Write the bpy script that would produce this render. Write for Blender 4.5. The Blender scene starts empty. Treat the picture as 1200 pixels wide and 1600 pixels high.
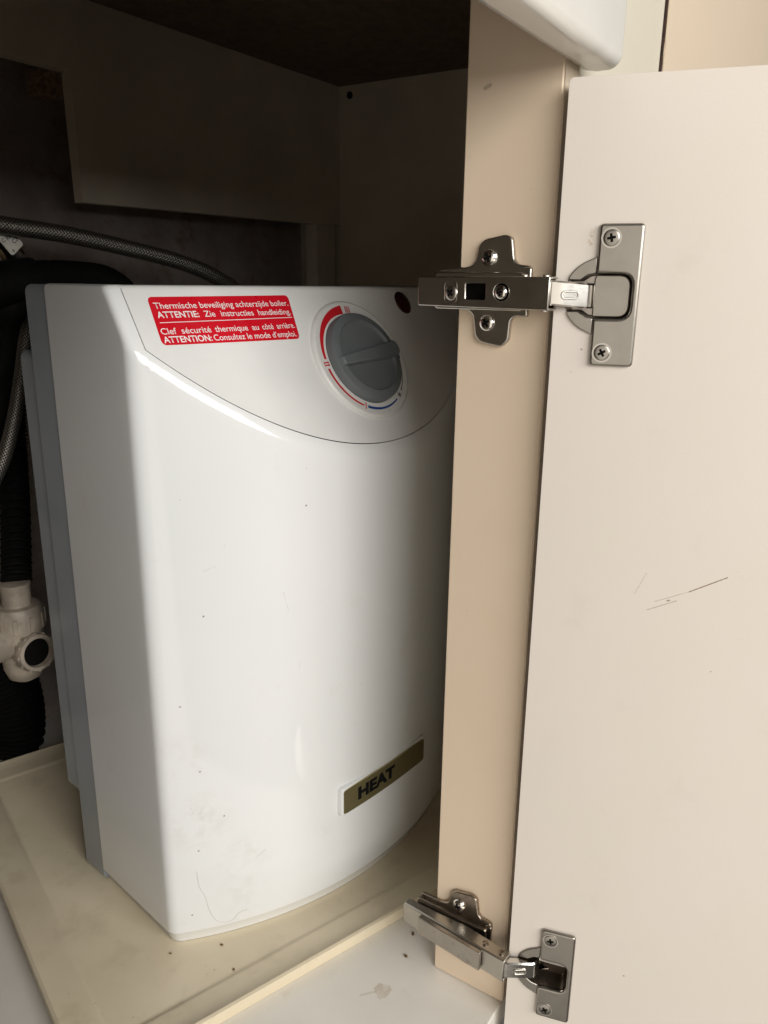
import bpy, bmesh, math, random
import numpy as np
from mathutils import Vector, Matrix
random.seed(4)
S = bpy.context.scene
COL = S.collection
pi = math.pi

# ------------------------------------------------------------------ camera
FPX = 1244.0
AX = np.array([[0.54681982, -0.22621552, 0.8061108],
               [-0.83716016, -0.16185696, 0.5224607],
               [0.01228592, -0.96053572, -0.27788522]])      # world axes in camera axes
CP = np.array([-0.3856, 0.0, 0.0])
cam_d = bpy.data.cameras.new('camera')
cam_d.sensor_fit = 'HORIZONTAL'
cam_d.sensor_width = 36.0
cam_d.lens = FPX / 1200 * 36
cam_d.clip_start = 0.01
cam_d.clip_end = 100
cam = bpy.data.objects.new('camera', cam_d)
COL.objects.link(cam)
M = Matrix.Identity(4)
for i in range(3):
    M[i][0] = AX[i, 0]; M[i][1] = -AX[i, 1]; M[i][2] = -AX[i, 2]; M[i][3] = CP[i]
cam.matrix_world = M
S.camera = cam

# ------------------------------------------------------------------ world + lamps
W = bpy.data.worlds.new('World')
S.world = W
W.use_nodes = True
bg = W.node_tree.nodes['Background']
bg.inputs[0].default_value = (1.0, 0.92, 0.82, 1)
bg.inputs[1].default_value = 0.10

def area(name, loc, target, sx, sy, watts, col):
    d = bpy.data.lights.new(name, 'AREA')
    d.shape = 'RECTANGLE'; d.size = sx; d.size_y = sy; d.energy = watts; d.color = col
    o = bpy.data.objects.new(name, d); COL.objects.link(o)
    o.location = loc
    o.rotation_euler = (Vector(target) - Vector(loc)).to_track_quat('-Z', 'Y').to_euler()
    return o
area('window_lamp', (-0.80, -1.68, 0.60), (0.0, 0.25, -0.2), 2.15, 1.06, 59, (1.0, 0.985, 0.955))
area('room_bounce_lamp', (-2.35, -0.45, -0.75), (0.0, 0.12, -0.20), 2.6, 3.3, 27, (1.0, 0.925, 0.83))
S.view_settings.view_transform = 'Standard'
S.view_settings.look = 'None'
S.view_settings.exposure = 0.0
S.view_settings.gamma = 1.0

# ------------------------------------------------------------------ materials
class NT:
    def __init__(s, name):
        s.m = bpy.data.materials.new(name); s.m.use_nodes = True
        s.t = s.m.node_tree; s.n = s.t.nodes; s.l = s.t.links
        s.b = s.n['Principled BSDF']
        s.tc = s.n.new('ShaderNodeTexCoord')
    def node(s, typ, **kw):
        n = s.n.new(typ)
        for k, v in kw.items(): setattr(n, k, v)
        return n
    def set(s, sock, v):
        if hasattr(v, 'is_linked') or isinstance(v, bpy.types.NodeSocket): s.l.new(v, sock)
        else: sock.default_value = v
    def math(s, op, a, b=None, c=None, clamp=False):
        n = s.node('ShaderNodeMath', operation=op, use_clamp=clamp)
        s.set(n.inputs[0], a)
        if b is not None: s.set(n.inputs[1], b)
        if c is not None: s.set(n.inputs[2], c)
        return n.outputs[0]
    def vec(s, op, a, b=None, scale=None):
        n = s.node('ShaderNodeVectorMath', operation=op)
        s.set(n.inputs[0], a)
        if b is not None: s.set(n.inputs[1], b)
        if scale is not None: s.set(n.inputs['Scale'], scale)
        return n.outputs['Value'] if op in ('DOT_PRODUCT', 'LENGTH', 'DISTANCE') else n.outputs[0]
    def noise(s, scale, detail=3, rough=0.55, coord=None, dist=0.0):
        n = s.node('ShaderNodeTexNoise'); n.inputs['Scale'].default_value = scale
        n.inputs['Detail'].default_value = detail; n.inputs['Roughness'].default_value = rough
        n.inputs['Distortion'].default_value = dist
        s.l.new(coord or s.tc.outputs['Object'], n.inputs['Vector'])
        return n.outputs['Fac']
    def remap(s, v, a, b, c=0.0, d=1.0):
        n = s.node('ShaderNodeMapRange', interpolation_type='SMOOTHSTEP')
        s.l.new(v, n.inputs[0])
        for i, x in enumerate((a, b, c, d)): n.inputs[i + 1].default_value = x
        return n.outputs[0]
    def mix(s, f, a, b):
        n = s.node('ShaderNodeMix', data_type='RGBA')
        s.set(n.inputs[0], f)
        for i, x in ((6, a), (7, b)):
            if isinstance(x, tuple): n.inputs[i].default_value = (*x, 1)
            else: s.l.new(x, n.inputs[i])
        return n.outputs[2]
    def bump(s, h, strength, dist=0.001):
        n = s.node('ShaderNodeBump'); n.inputs['Strength'].default_value = strength
        n.inputs['Distance'].default_value = dist
        s.l.new(h, n.inputs['Height'])
        s.l.new(n.outputs[0], s.b.inputs['Normal'])
    def segmask(s, a, b, w):
        """1 on the segment a-b, fading to 0 at distance w (object space)"""
        a = Vector(a); ab = Vector(b) - a
        pa = s.vec('SUBTRACT', s.tc.outputs['Object'], tuple(a))
        h = s.math('MULTIPLY', s.vec('DOT_PRODUCT', pa, tuple(ab)), 1 / ab.length_squared, clamp=True)
        n = s.node('ShaderNodeVectorMath', operation='SCALE'); n.inputs[0].default_value = ab
        s.l.new(h, n.inputs['Scale'])
        d = s.vec('DISTANCE', pa, n.outputs[0])
        return s.remap(d, w * 0.3, w, 1, 0)
    def blob(s, c, r, wob, scale):
        d = s.vec('DISTANCE', s.tc.outputs['Object'], tuple(c))
        d = s.math('ADD', d, s.math('MULTIPLY', s.math('SUBTRACT', s.noise(scale, 4), 0.5), wob))
        return s.remap(d, r * 0.85, r, 1, 0)

def simple(name, col, rough=0.4, metal=0.0, var=0.06, vscale=30, bscale=900, bstr=0.05, spec=0.5, coat=0.0, rvar=0.12):
    t = NT(name)
    dark = tuple(c * (1 - var * 2) for c in col); lite = tuple(min(1, c * (1 + var)) for c in col)
    f = t.remap(t.noise(vscale, 4), 0.3, 0.7)
    t.l.new(t.mix(f, dark, lite), t.b.inputs['Base Color'])
    t.b.inputs['Metallic'].default_value = metal
    t.b.inputs['Specular IOR Level'].default_value = spec
    r = t.noise(vscale * 2.3, 5)
    t.l.new(t.remap(r, 0.3, 0.7, max(0.02, rough - rvar * rough), rough + rvar), t.b.inputs['Roughness'])
    if coat: t.b.inputs['Coat Weight'].default_value = coat; t.b.inputs['Coat Roughness'].default_value = 0.05
    if bstr: t.bump(t.noise(bscale, 2), bstr, 0.0004)
    return t

MT = {}
# melamine of the door: cream, fine pearl texture, scratches, a stain beside the cup plate
t = NT('door_melamine')
f = t.remap(t.noise(9, 4), 0.3, 0.7)
c = t.mix(f, (0.715, 0.655, 0.575), (0.745, 0.665, 0.60))
c = t.mix(t.math('MULTIPLY', t.remap(t.noise(1500, 2), 0.35, 0.75), 0.10), c, (0.5, 0.45, 0.39))
scr = None
for a, b, w, k in [((.0577, 0, -.1594), (.0711, 0, -.1526), .00035, .55), ((.0609, 0, -.1544), (.0725, 0, -.1489), .0003, .5),
                ((.0725, 0, -.1489), (.0765, 0, -.147), .00025, .35), ((.0765, 0, -.147), (.093, 0, -.1373), .0004, 1.0),
                ((.0507, 0, -.1516), (.0554, 0, -.1399), .0005, .22), ((.0668, 0, -.1532), (.0676, 0, -.1528), .0006, .9),
                ((.0146, 0, -.0301), (.0147, 0, -.0302), .0007, .8), ((.0103, 0, -.0412), (.0104, 0, -.0413), .0005, .4),
                ((.0674, 0, -.3903), (.0675, 0, -.3904), .0007, .8), ((.0914, 0, -.1883), (.0915, 0, -.1884), .0005, .6)]:
    m = t.math('MULTIPLY', t.segmask(a, b, w), k)
    scr = m if scr is None else t.math('MAXIMUM', scr, m)
scr = t.math('MULTIPLY', scr, t.remap(t.noise(900, 3), .3, .5, .35, 1.0))
c = t.mix(scr, c, (0.20, 0.13, 0.085))
gr = t.math('MULTIPLY', t.remap(t.noise(28, 6, .7), .55, .75), .10)
c = t.mix(gr, c, (0.42, 0.33, 0.24))
dk = t.remap(t.noise(230, 2), .765, .79)
c = t.mix(t.math('MULTIPLY', dk, .25), c, (0.3, 0.2, 0.12))
st = t.math('MULTIPLY', t.segmask((.0148, 0, .018), (.0152, 0, .0235), .0016), t.remap(t.noise(700, 3), .45, .6))
c = t.mix(t.math('MULTIPLY', st, .6), c, (0.45, 0.30, 0.15))
t.l.new(c, t.b.inputs['Base Color'])
t.l.new(t.remap(t.noise(14, 4), .3, .7, .36, .46), t.b.inputs['Roughness'])
t.bump(t.noise(1100, 3), 0.12, 0.0003)
MT['door'] = t.m
# cabinet carcass melamine (tan-cream)
t = NT('carcass_melamine')
c = t.mix(t.remap(t.noise(12, 4), .3, .7), (0.83, 0.67, 0.50), (0.85, 0.695, 0.525))
m = t.segmask((0, .1945 - .4, .5389), (0, .1918 - .4, .5399), .0014)
c = t.mix(t.math('MULTIPLY', m, .45), c, (0.2, 0.14, 0.09))
sp = t.remap(t.noise(420, 2), .74, .78)
c = t.mix(t.math('MULTIPLY', sp, .35), c, (0.3, 0.2, 0.12))
t.l.new(c, t.b.inputs['Base Color'])
t.l.new(t.remap(t.noise(20, 4), .3, .7, .42, .55), t.b.inputs['Roughness'])
t.bump(t.noise(1300, 3), 0.1, 0.0003)
MT['carcass'] = t.m
MT['edge'] = simple('edge_banding', (0.62, 0.52, 0.40), .5).m
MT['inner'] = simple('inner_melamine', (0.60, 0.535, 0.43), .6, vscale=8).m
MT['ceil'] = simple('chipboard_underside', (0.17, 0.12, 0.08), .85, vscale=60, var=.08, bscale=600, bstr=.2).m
t = NT('cabinet_floor')
c = t.mix(t.remap(t.noise(16, 5), .3, .7), (0.765, 0.725, 0.65), (0.81, 0.775, 0.71))
c = t.mix(t.math('MULTIPLY', t.remap(t.noise(45, 5), .62, .75), .25), c, (0.55, 0.47, 0.36))
fl = 0.0
b = t.blob((-.0352, .2233 - .4, fl), .0062, .010, 260)
c = t.mix(t.math('MULTIPLY', b, t.remap(t.noise(190, 4), .35, .6, .22, .5)), c, (0.46, 0.35, 0.23))
b2 = t.segmask((-.046, .2335 - .4, fl), (-.038, .2265 - .4, fl), .0013)
c = t.mix(t.math('MULTIPLY', b2, .3), c, (0.42, 0.31, 0.20))
sp = t.remap(t.noise(330, 2), .72, .77)
c = t.mix(t.math('MULTIPLY', sp, .3), c, (0.3, 0.2, 0.12))
t.l.new(c, t.b.inputs['Base Color'])
t.b.inputs['Roughness'].default_value = .33
t.bump(t.noise(1000, 3), .08, .0003)
MT['floor'] = t.m
t = NT('tray_plastic')
c = t.mix(t.remap(t.noise(13, 5), .3, .7), (0.68, 0.585, 0.42), (0.74, 0.645, 0.475))
c = t.mix(t.math('MULTIPLY', t.remap(t.noise(35, 6, .65), .5, .75), .35), c, (0.45, 0.37, 0.24))
sp = t.remap(t.noise(260, 2), .73, .77)
c = t.mix(t.math('MULTIPLY', sp, .45), c, (0.25, 0.17, 0.09))
t.l.new(c, t.b.inputs['Base Color'])
t.l.new(t.remap(t.noise(25, 5), .3, .7, .30, .48), t.b.inputs['Roughness'])
t.bump(t.noise(700, 3), .08, .0003)
MT['tray'] = t.m
# boiler white ABS with smudges and specks
t = NT('white_abs')
c = t.mix(t.remap(t.noise(7, 3), .3, .7), (0.775, 0.78, 0.77), (0.80, 0.80, 0.79))
sm = t.math('MULTIPLY', t.remap(t.noise(22, 6, .7), .58, .72), .13)
c = t.mix(sm, c, (0.52, 0.45, 0.34))
for cc, rr, kk in (((-.172, -.048, .098), .034, .20), ((-.150, -.066, .062), .030, .16), ((-.177, -.045, .145), .028, .14), ((-.150, -.066, .03), .03, .10)):
    bl = t.math('MULTIPLY', t.remap(t.vec('DISTANCE', t.tc.outputs['Object'], cc), 0.0, rr, 1, 0), t.remap(t.noise(70, 7, .75), .42, .68))
    c = t.mix(t.math('MULTIPLY', bl, kk * 1.6), c, (0.50, 0.43, 0.33))
for a_, b_, w_, kk in (((-.1195, -.0844, .2528), (-.1165, -.0858, .2390), .0004, .35), ((-.1617, -.0576, .2739), (-.1560, -.0618, .2765), .0005, .28), ((-.1750, -.0465, .112), (-.1733, -.048, .105), .0006, .3),
        ((-.1411, -.0721, .0597), (-.1350, -.0755, .0640), .0010, .22), ((-.110, -.0890, .20), (-.1105, -.0888, .195), .0006, .3), ((-.152, -.0648, .285), (-.1505, -.0660, .291), .0005, .25)):
    m_ = t.math('MULTIPLY', t.segmask(a_, b_, w_), t.remap(t.noise(500, 3), .35, .6))
    c = t.mix(t.math('MULTIPLY', m_, kk * .8), c, (0.30, 0.26, 0.2))
for p_ in ((-.1763, -.0453, .1846), (-.1579, -.0605, .099), (-.1719, -.0492, .0754), (-.1689, -.0517, .1359), (-.1042, -.0916, .3079), (-.1771, -.0446, .0245), (-.163, -.0566, .2445)):
    c = t.mix(t.math('MULTIPLY', t.segmask(p_, (p_[0] + .0003, p_[1], p_[2] + .0001), .0008), .8), c, (0.12, 0.09, 0.07))
sp = t.remap(t.noise(330, 1), .84, .86)
c = t.mix(t.math('MULTIPLY', sp, .7), c, (0.18, 0.13, 0.09))
t.l.new(c, t.b.inputs['Base Color'])
t.l.new(t.remap(t.noise(18, 6, .7), .35, .75, .06, .13), t.b.inputs['Roughness'])
t.bump(t.noise(60, 2), .03, .0006)
MT['white'] = t.m
MT['panel'] = simple('control_panel_abs', (0.76, 0.755, 0.73), .34, var=.015, bscale=1500, bstr=.06).m
MT['grey'] = simple('grey_shell', (0.30, 0.33, 0.36), .13, var=.01, bscale=700, bstr=.0, rvar=.03).m
MT['knob'] = simple('knob_grey', (0.15, 0.165, 0.17), .42, var=.05, bscale=1400, bstr=.12).m
MT['ring'] = simple('dial_ring_white', (0.72, 0.71, 0.68), .3, var=.01, bstr=0).m
MT['red'] = simple('red_print', (0.62, 0.006, 0.018), .3, var=.02, bstr=0).m
MT['redline'] = simple('red_marking', (0.58, 0.012, 0.02), .4, var=.02, bstr=0).m
MT['blue'] = simple('blue_marking', (0.012, 0.06, 0.26), .4, var=.02, bstr=0).m
MT['ink'] = simple('navy_marking', (0.02, 0.025, 0.05), .4, var=.02, bstr=0).m
MT['wprint'] = simple('white_print', (0.85, 0.84, 0.82), .4, var=.01, bstr=0).m
MT['lens'] = simple('dark_red_lens', (0.035, 0.006, 0.006), .12, var=.02, bstr=0).m
MT['badge'] = simple('olive_badge', (0.50, 0.44, 0.23), .24, metal=.85, var=.0, vscale=20, bstr=0, rvar=.0).m
MT['black'] = simple('black_print', (0.006, 0.006, 0.006), .6, var=.02, bstr=0, spec=.15).m
MT['rubber'] = simple('black_rubber', (0.005, 0.0048, 0.0045), .7, var=.1, bscale=500, bstr=.1, spec=.12).m
MT['dark'] = simple('recess_shade', (0.006, 0.0055, 0.005), .8, bstr=0, spec=.1).m  # near-black, paints the shade inside slots, holes and gaps
MT['trap'] = simple('old_white_plastic', (0.44, 0.375, 0.30), .45, var=.14, vscale=60, bscale=300, bstr=.05).m
MT['bar'] = simple('white_enamel', (0.82, 0.79, 0.73), .16, var=.01, bstr=0, rvar=.03).m
MT['filler'] = simple('cream_filler', (0.76, 0.70, 0.57), .4, var=.004, bstr=0, rvar=.03).m
MT['beige'] = simple('beige_panel', (0.80, 0.66, 0.50), .45, var=.004, bstr=.0, rvar=.03).m
MT['wood'] = simple('raw_chipboard', (0.20, 0.125, 0.075), .8, vscale=300, var=.25, bstr=.3).m
MT['rawedge'] = simple('shaded_raw_edge', (0.045, 0.022, 0.015), .8, vscale=300, var=.2, bstr=.2).m  # raw board tone, darkened further to paint the gap's shadow
MT['crumb'] = simple('brown_crumb', (0.21, 0.125, 0.06), .8, vscale=500, var=.3).m
MT['label'] = simple('cream_label', (0.80, 0.77, 0.68), .4, var=.05).m
MT['gold'] = simple('brass', (0.75, 0.58, 0.36), .3, metal=1, var=.05).m
def steel(name, col, rough, var, stain=0.0):
    t = NT(name)
    c = t.mix(t.remap(t.noise(90, 5, .6), .3, .72), tuple(x * (1 - var) for x in col), col)
    if stain:
        c = t.mix(t.math('MULTIPLY', t.remap(t.noise(210, 5, .7), .55, .68), stain), c, (0.16, 0.11, 0.075))
    t.l.new(c, t.b.inputs['Base Color'])
    t.b.inputs['Metallic'].default_value = 1
    t.l.new(t.remap(t.noise(160, 5, .65), .3, .72, rough * .93, rough * 1.1), t.b.inputs['Roughness'])
    t.bump(t.noise(1500, 3), .04, .0002)
    return t.m
MT['steel'] = steel('nickel_steel', (0.56, 0.53, 0.48), .30, .06)
MT['steelold'] = steel('tarnished_steel', (0.52, 0.48, 0.43), .31, .12, .3)
MT['tarnish'] = steel('brown_tarnished_steel', (0.43, 0.365, 0.30), .30, .2, .7)
MT['plate'] = steel('cup_plate_steel', (0.37, 0.345, 0.305), .33, .08)
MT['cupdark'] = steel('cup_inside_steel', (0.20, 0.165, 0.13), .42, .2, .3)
MT['chrome'] = steel('bright_nickel', (0.80, 0.765, 0.71), .17, .08)
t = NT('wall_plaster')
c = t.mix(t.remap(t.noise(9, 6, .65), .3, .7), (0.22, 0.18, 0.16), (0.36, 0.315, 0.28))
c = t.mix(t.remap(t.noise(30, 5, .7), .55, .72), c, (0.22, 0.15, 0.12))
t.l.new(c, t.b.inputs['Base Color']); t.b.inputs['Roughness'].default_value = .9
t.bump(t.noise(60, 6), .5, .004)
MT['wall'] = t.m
t = NT('braided_steel')   # UV: x along in metres, y round 0..1
uv = t.node('ShaderNodeSeparateXYZ'); t.l.new(t.tc.outputs['UV'], uv.inputs[0])
a = t.math('MULTIPLY', uv.outputs[0], 2 * pi / .0026); b = t.math('MULTIPLY', uv.outputs[1], 2 * pi * 13)
s1 = t.math('SINE', t.math('ADD', a, b)); s2 = t.math('SINE', t.math('SUBTRACT', a, b))
h = t.math('MAXIMUM', s1, s2)
c = t.mix(t.remap(h, -.1, .9), (0.03, 0.029, 0.026), (0.24, 0.22, 0.19))
t.l.new(c, t.b.inputs['Base Color']); t.b.inputs['Metallic'].default_value = .8
t.b.inputs['Roughness'].default_value = .38
t.bump(h, .5, .0004)
MT['braid'] = t.m

# ------------------------------------------------------------------ mesh helpers
def link(name, me, mat, parent=None):
    o = bpy.data.objects.new(name, me)
    COL.objects.link(o)
    if mat is not None and not me.materials: me.materials.append(mat)
    if parent is not None: o.parent = parent
    return o
def mesh_from_bm(name, bm, smooth=35):
    bmesh.ops.recalc_face_normals(bm, faces=bm.faces)
    me = bpy.data.meshes.new(name); bm.to_mesh(me); bm.free()
    if smooth:
        me.polygons.foreach_set('use_smooth', [True] * len(me.polygons))
        me.set_sharp_from_angle(angle=math.radians(smooth))
    return me
def orgn(parent):
    p = Vector((0, 0, 0)); q = parent
    while q is not None: p += q.location; q = q.parent
    return p
def obj(name, bm, mat, parent=None, smooth=35, bevel=0, seg=2, label=None):
    """bm in world coordinates (or in the frame of an unrotated parent chain)"""
    if parent is not None: bmesh.ops.translate(bm, verts=bm.verts, vec=-orgn(parent))
    o = link(name, mesh_from_bm(name, bm, smooth), mat, parent)
    if bevel:
        m = o.modifiers.new('bevel', 'BEVEL'); m.width = bevel; m.segments = seg
        m.limit_method = 'ANGLE'; m.angle_limit = math.radians(50); m.harden_normals = False
    if label: o['label'] = label
    return o
def thing(name, label, cat, loc=(0, 0, 0), group=None):
    o = bpy.data.objects.new(name, None); COL.objects.link(o); o.location = loc
    o.empty_display_size = .02
    return tag(o, label, cat, group)
def tag(o, label, cat, group=None):
    o['label'] = label; o['category'] = cat
    if group: o['group'] = group
    return o
def box(bm, x0, x1, y0, y1, z0, z1):
    v = [bm.verts.new(p) for p in [(x0, y0, z0), (x1, y0, z0), (x1, y1, z0), (x0, y1, z0), (x0, y0, z1), (x1, y0, z1), (x1, y1, z1), (x0, y1, z1)]]
    for f in [(0, 3, 2, 1), (4, 5, 6, 7), (0, 1, 5, 4), (1, 2, 6, 5), (2, 3, 7, 6), (3, 0, 4, 7)]: bm.faces.new([v[i] for i in f])
    return bm
def B(*a): return box(bmesh.new(), *a)
def prism(bm, outer, holes, f, d0, d1):
    """flat outline (with holes) extruded; f(a, b, d) -> world"""
    tmp = bmesh.new()
    edges = []
    for loop in [outer] + list(holes):
        vs = [tmp.verts.new((a, b, 0)) for a, b in loop]
        for i in range(len(vs)): edges.append(tmp.edges.new((vs[i], vs[(i + 1) % len(vs)])))
    if holes:
        bmesh.ops.triangle_fill(tmp, use_beauty=True, use_dissolve=False, edges=edges)
    else: tmp.faces.new(tmp.verts[:])
    tmp.verts.index_update()
    lo = [bm.verts.new(f(v.co.x, v.co.y, d0)) for v in tmp.verts]
    hi = [bm.verts.new(f(v.co.x, v.co.y, d1)) for v in tmp.verts]
    for fc in tmp.faces:
        ix = [v.index for v in fc.verts]
        bm.faces.new([hi[i] for i in ix]); bm.faces.new([lo[i] for i in reversed(ix)])
    for e in edges:
        i, j = e.verts[0].index, e.verts[1].index
        bm.faces.new([lo[i], lo[j], hi[j], hi[i]])
    tmp.free()
    return bm
def rrect(a0, a1, b0, b1, r, n=4):
    out = []
    for cx, cy, s in [(a1 - r, b1 - r, 0), (a0 + r, b1 - r, 1), (a0 + r, b0 + r, 2), (a1 - r, b0 + r, 3)]:
        for k in range(n + 1):
            t = pi / 2 * (s + k / n); out.append((cx + r * math.cos(t), cy + r * math.sin(t)))
    return out
def circle(ca, cb, r, n=24, ph=0): return [(ca + r * math.cos(ph + 2 * pi * k / n), cb + r * math.sin(ph + 2 * pi * k / n)) for k in range(n)]
def roundpoly(pts, r, n=4):
    out = []; N = len(pts)
    for i in range(N):
        p = Vector(pts[i]); a = Vector(pts[i - 1]); b = Vector(pts[(i + 1) % N])
        rr = min(r, (a - p).length * .45, (b - p).length * .45)
        q0 = p + (a - p).normalized() * rr; q1 = p + (b - p).normalized() * rr
        for k in range(n + 1):
            t = k / n; out.append(tuple(q0 * (1 - t) ** 2 + p * 2 * t * (1 - t) + q1 * t * t))
    return out
def lathe(bm, prof, f, n=28, cap=True):
    """prof: (radius, height) list; f(a, b, h) -> world"""
    rings = [[bm.verts.new(f(r * math.cos(2 * pi * k / n), r * math.sin(2 * pi * k / n), h)) for k in range(n)] for r, h in prof]
    for A, Bq in zip(rings, rings[1:]):
        for k in range(n): bm.faces.new([A[k], A[(k + 1) % n], Bq[(k + 1) % n], Bq[k]])
    if cap: bm.faces.new(rings[0][::-1]); bm.faces.new(rings[-1])
    return bm
def smoothpath(pts, n):
    P = [Vector(p) for p in pts]; P = [P[0] * 2 - P[1]] + P + [P[-1] * 2 - P[-2]]
    out = []
    for i in range(1, len(P) - 2):
        for k in range(n):
            t = k / n; a, b, c, d = P[i - 1:i + 3]
            out.append(.5 * ((2 * b) + (c - a) * t + (2 * a - 5 * b + 4 * c - d) * t * t + (3 * b - 3 * c + d - a) * t ** 3))
    out.append(P[-2]); return out
def tube(bm, pts, r, n=16, sub=10, cap=True, uv=False, dense=False):
    path = pts if dense else smoothpath(pts, sub)
    path = [Vector(p) for p in path]
    L = [0]
    for a, b in zip(path, path[1:]): L.append(L[-1] + (b - a).length)
    up = Vector((.3, .2, 1)); rings = []
    for i, p in enumerate(path):
        tdir = (path[min(i + 1, len(path) - 1)] - path[max(i - 1, 0)]).normalized()
        sx = tdir.cross(up)
        if sx.length < .05: sx = tdir.cross(Vector((1, 0, 0)))
        sx.normalize(); sy = sx.cross(tdir).normalized(); up = sy
        rr = r(L[i], i) if callable(r) else r
        rings.append([bm.verts.new(p + (sx * math.cos(2 * pi * k / n) + sy * math.sin(2 * pi * k / n)) * rr) for k in range(n)])
    ul = bm.loops.layers.uv.verify() if uv else None
    for i in range(len(rings) - 1):
        for k in range(n):
            fc = bm.faces.new([rings[i][k], rings[i][(k + 1) % n], rings[i + 1][(k + 1) % n], rings[i + 1][k]])
            if uv:
                for lp, (u, v) in zip(fc.loops, [(L[i], k / n), (L[i], (k + 1) / n), (L[i + 1], (k + 1) / n), (L[i + 1], k / n)]): lp[ul].uv = (u, v)
    if cap: bm.faces.new(rings[0][::-1]); bm.faces.new(rings[-1])
    return bm
def at(px, py, y):
    """point of the plane y seen at photo pixel (px, py)"""
    r = AX @ np.array([(px - 600) / FPX, (py - 800) / FPX, 1.0]); return Vector(CP + r * (y - CP[1]) / r[1])
def text_bm(s, f, width=None, cap=None, a0=0.0, b0=0.0, bold=0.0, thick=0.00008):
    """flat lettering; left end a0, baseline b0, scaled to width and cap height; f(a, b, d) -> world"""
    cu = bpy.data.curves.new('lettering', 'FONT'); cu.body = s; cu.size = 1.0; cu.offset = bold; cu.resolution_u = 3
    o = bpy.data.objects.new('lettering_tmp', cu); COL.objects.link(o)
    bpy.context.view_layer.update()
    me = bpy.data.meshes.new_from_object(o.evaluated_get(bpy.context.evaluated_depsgraph_get()))
    bpy.data.objects.remove(o); bpy.data.curves.remove(cu)
    bm = bmesh.new(); bm.from_mesh(me); bpy.data.meshes.remove(me)
    xs = [v.co.x for v in bm.verts]; x0, x1 = min(xs), max(xs)
    capn = 0.70
    sc = cap / capn
    sx = (width / (x1 - x0)) if width else sc
    for v in bm.verts: v.co = f(a0 + (v.co.x - x0) * sx, b0 + v.co.y * sc, thick)
    return bm
def join_bm(dst, src):
    me = bpy.data.meshes.new('tmp'); src.to_mesh(me); src.free(); dst.from_mesh(me); bpy.data.meshes.remove(me); return dst

# ------------------------------------------------------------------ wall + cabinet
FL = -.4479
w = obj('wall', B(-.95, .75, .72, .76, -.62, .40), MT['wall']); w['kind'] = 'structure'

cab = thing('kitchen_cabinet', 'cream melamine kitchen base cabinet with an open dark interior around the boiler', 'cabinet', (0, .4, FL))
obj('side_post', B(0, .018, .1545, .2045, FL + .0004, .2318), MT['carcass'], cab, bevel=.0007)
obj('edge_strip', B(.0006, .0174, .1537, .1546, FL + .001, .2318), MT['edge'], cab)
obj('floor_panel', B(-.62, .5, .1545, .705, FL - .018, FL), MT['floor'], cab, bevel=.001)
obj('side_panel', B(.5, .518, .1745, .712, FL, .2318), MT['inner'], cab)
obj('side_panel', B(-.638, -.62, .1545, .712, FL - .018, .2318), MT['inner'], cab)
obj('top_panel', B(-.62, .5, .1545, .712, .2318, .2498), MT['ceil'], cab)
bp = bmesh.new()
prism(bp, [(-.62, .1705), (.0895, .1715), (.1065, .1715), (.1085, .0655), (.4995, .0685), (.4995, .2316), (-.62, .2316)], [],
      lambda a, b, d: Vector((a, d, b)), .648, .660)
obj('back_panel', bp, MT['inner'], cab, smooth=0)
obj('cleat', B(.4535, .4905, .649, .667, FL, .0680), MT['inner'], cab)
obj('wood_batten', B(.083, .1055, .6605, .678, .150, .171), MT['wood'], cab)
obj('peg_hole', lathe(bmesh.new(), [(.0042, 0), (.0042, .0012), (.0025, .0014)], lambda a, b, h: Vector((.4999 - h, .6317 + a, .2204 + b))), MT['dark'], cab)
obj('face_filler', B(.0185, .1535, .1556, .1735, FL, .2498), MT['filler'], cab, bevel=.0006)

# beige neighbour with a chipped edge
bm = bmesh.new()
zz = [-.46 + 1.06 * k / 210 for k in range(211)]
edge = [(.1543 + (random.random() ** 4) * .0012, z) for z in zz]
prism(bm, edge + [(.75, .60), (.75, -.46)], [], lambda a, b, d: Vector((a, d, b)), .1531, .1537)
prism(bm, [(.1549, -.46), (.1549, .60), (.75, .60), (.75, -.46)], [], lambda a, b, d: Vector((a, d, b)), .1538, .1726)
cfr = obj('cupboard_front', bm, MT['beige'], smooth=0)
obj('raw_edge_shaded', B(.1537, .1547, .1542, .1720, -.46, .60), MT['rawedge'], cfr, smooth=0)  # bare board edge, with the shadow of the gap in its colour
tag(cfr, 'plain warm beige cupboard front with a chipped edge behind the door top', 'cupboard')

# worktop edge
bm = bmesh.new()
sec = [(.1530, .250), (.1530, .0995), (.1515, .0977), (.1485, .0972), (.1400, .0972)]
for k in range(9):
    a = pi / 2 * k / 8; sec.append((.1395 - .0055 * math.sin(a), .1027 - .0055 * math.cos(a)))
sec += [(.1340, .24), (.1360, .25)]
xs = [(-.65, 0), (.0180, 0)] + [(.0180 + .004 * math.sin(pi / 2 * k / 5), .004 * (1 - math.cos(pi / 2 * k / 5))) for k in range(1, 6)]
rings = [[bm.verts.new((x, y + ins * (.1435 - y) / .0095 * (1 if abs(y - .1435) > .002 else .2), z)) for y, z in sec] for x, ins in xs]
for A, Bq in zip(rings, rings[1:]):
    for k in range(len(sec)): bm.faces.new([A[k], A[(k + 1) % len(sec)], Bq[(k + 1) % len(sec)], Bq[k]])
bm.faces.new(rings[0][::-1]); bm.faces.new(rings[-1])
tag(obj('worktop_edge', bm, MT['bar'], smooth=50), 'glossy white rounded worktop edge hanging over the cabinet opening', 'worktop')

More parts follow.
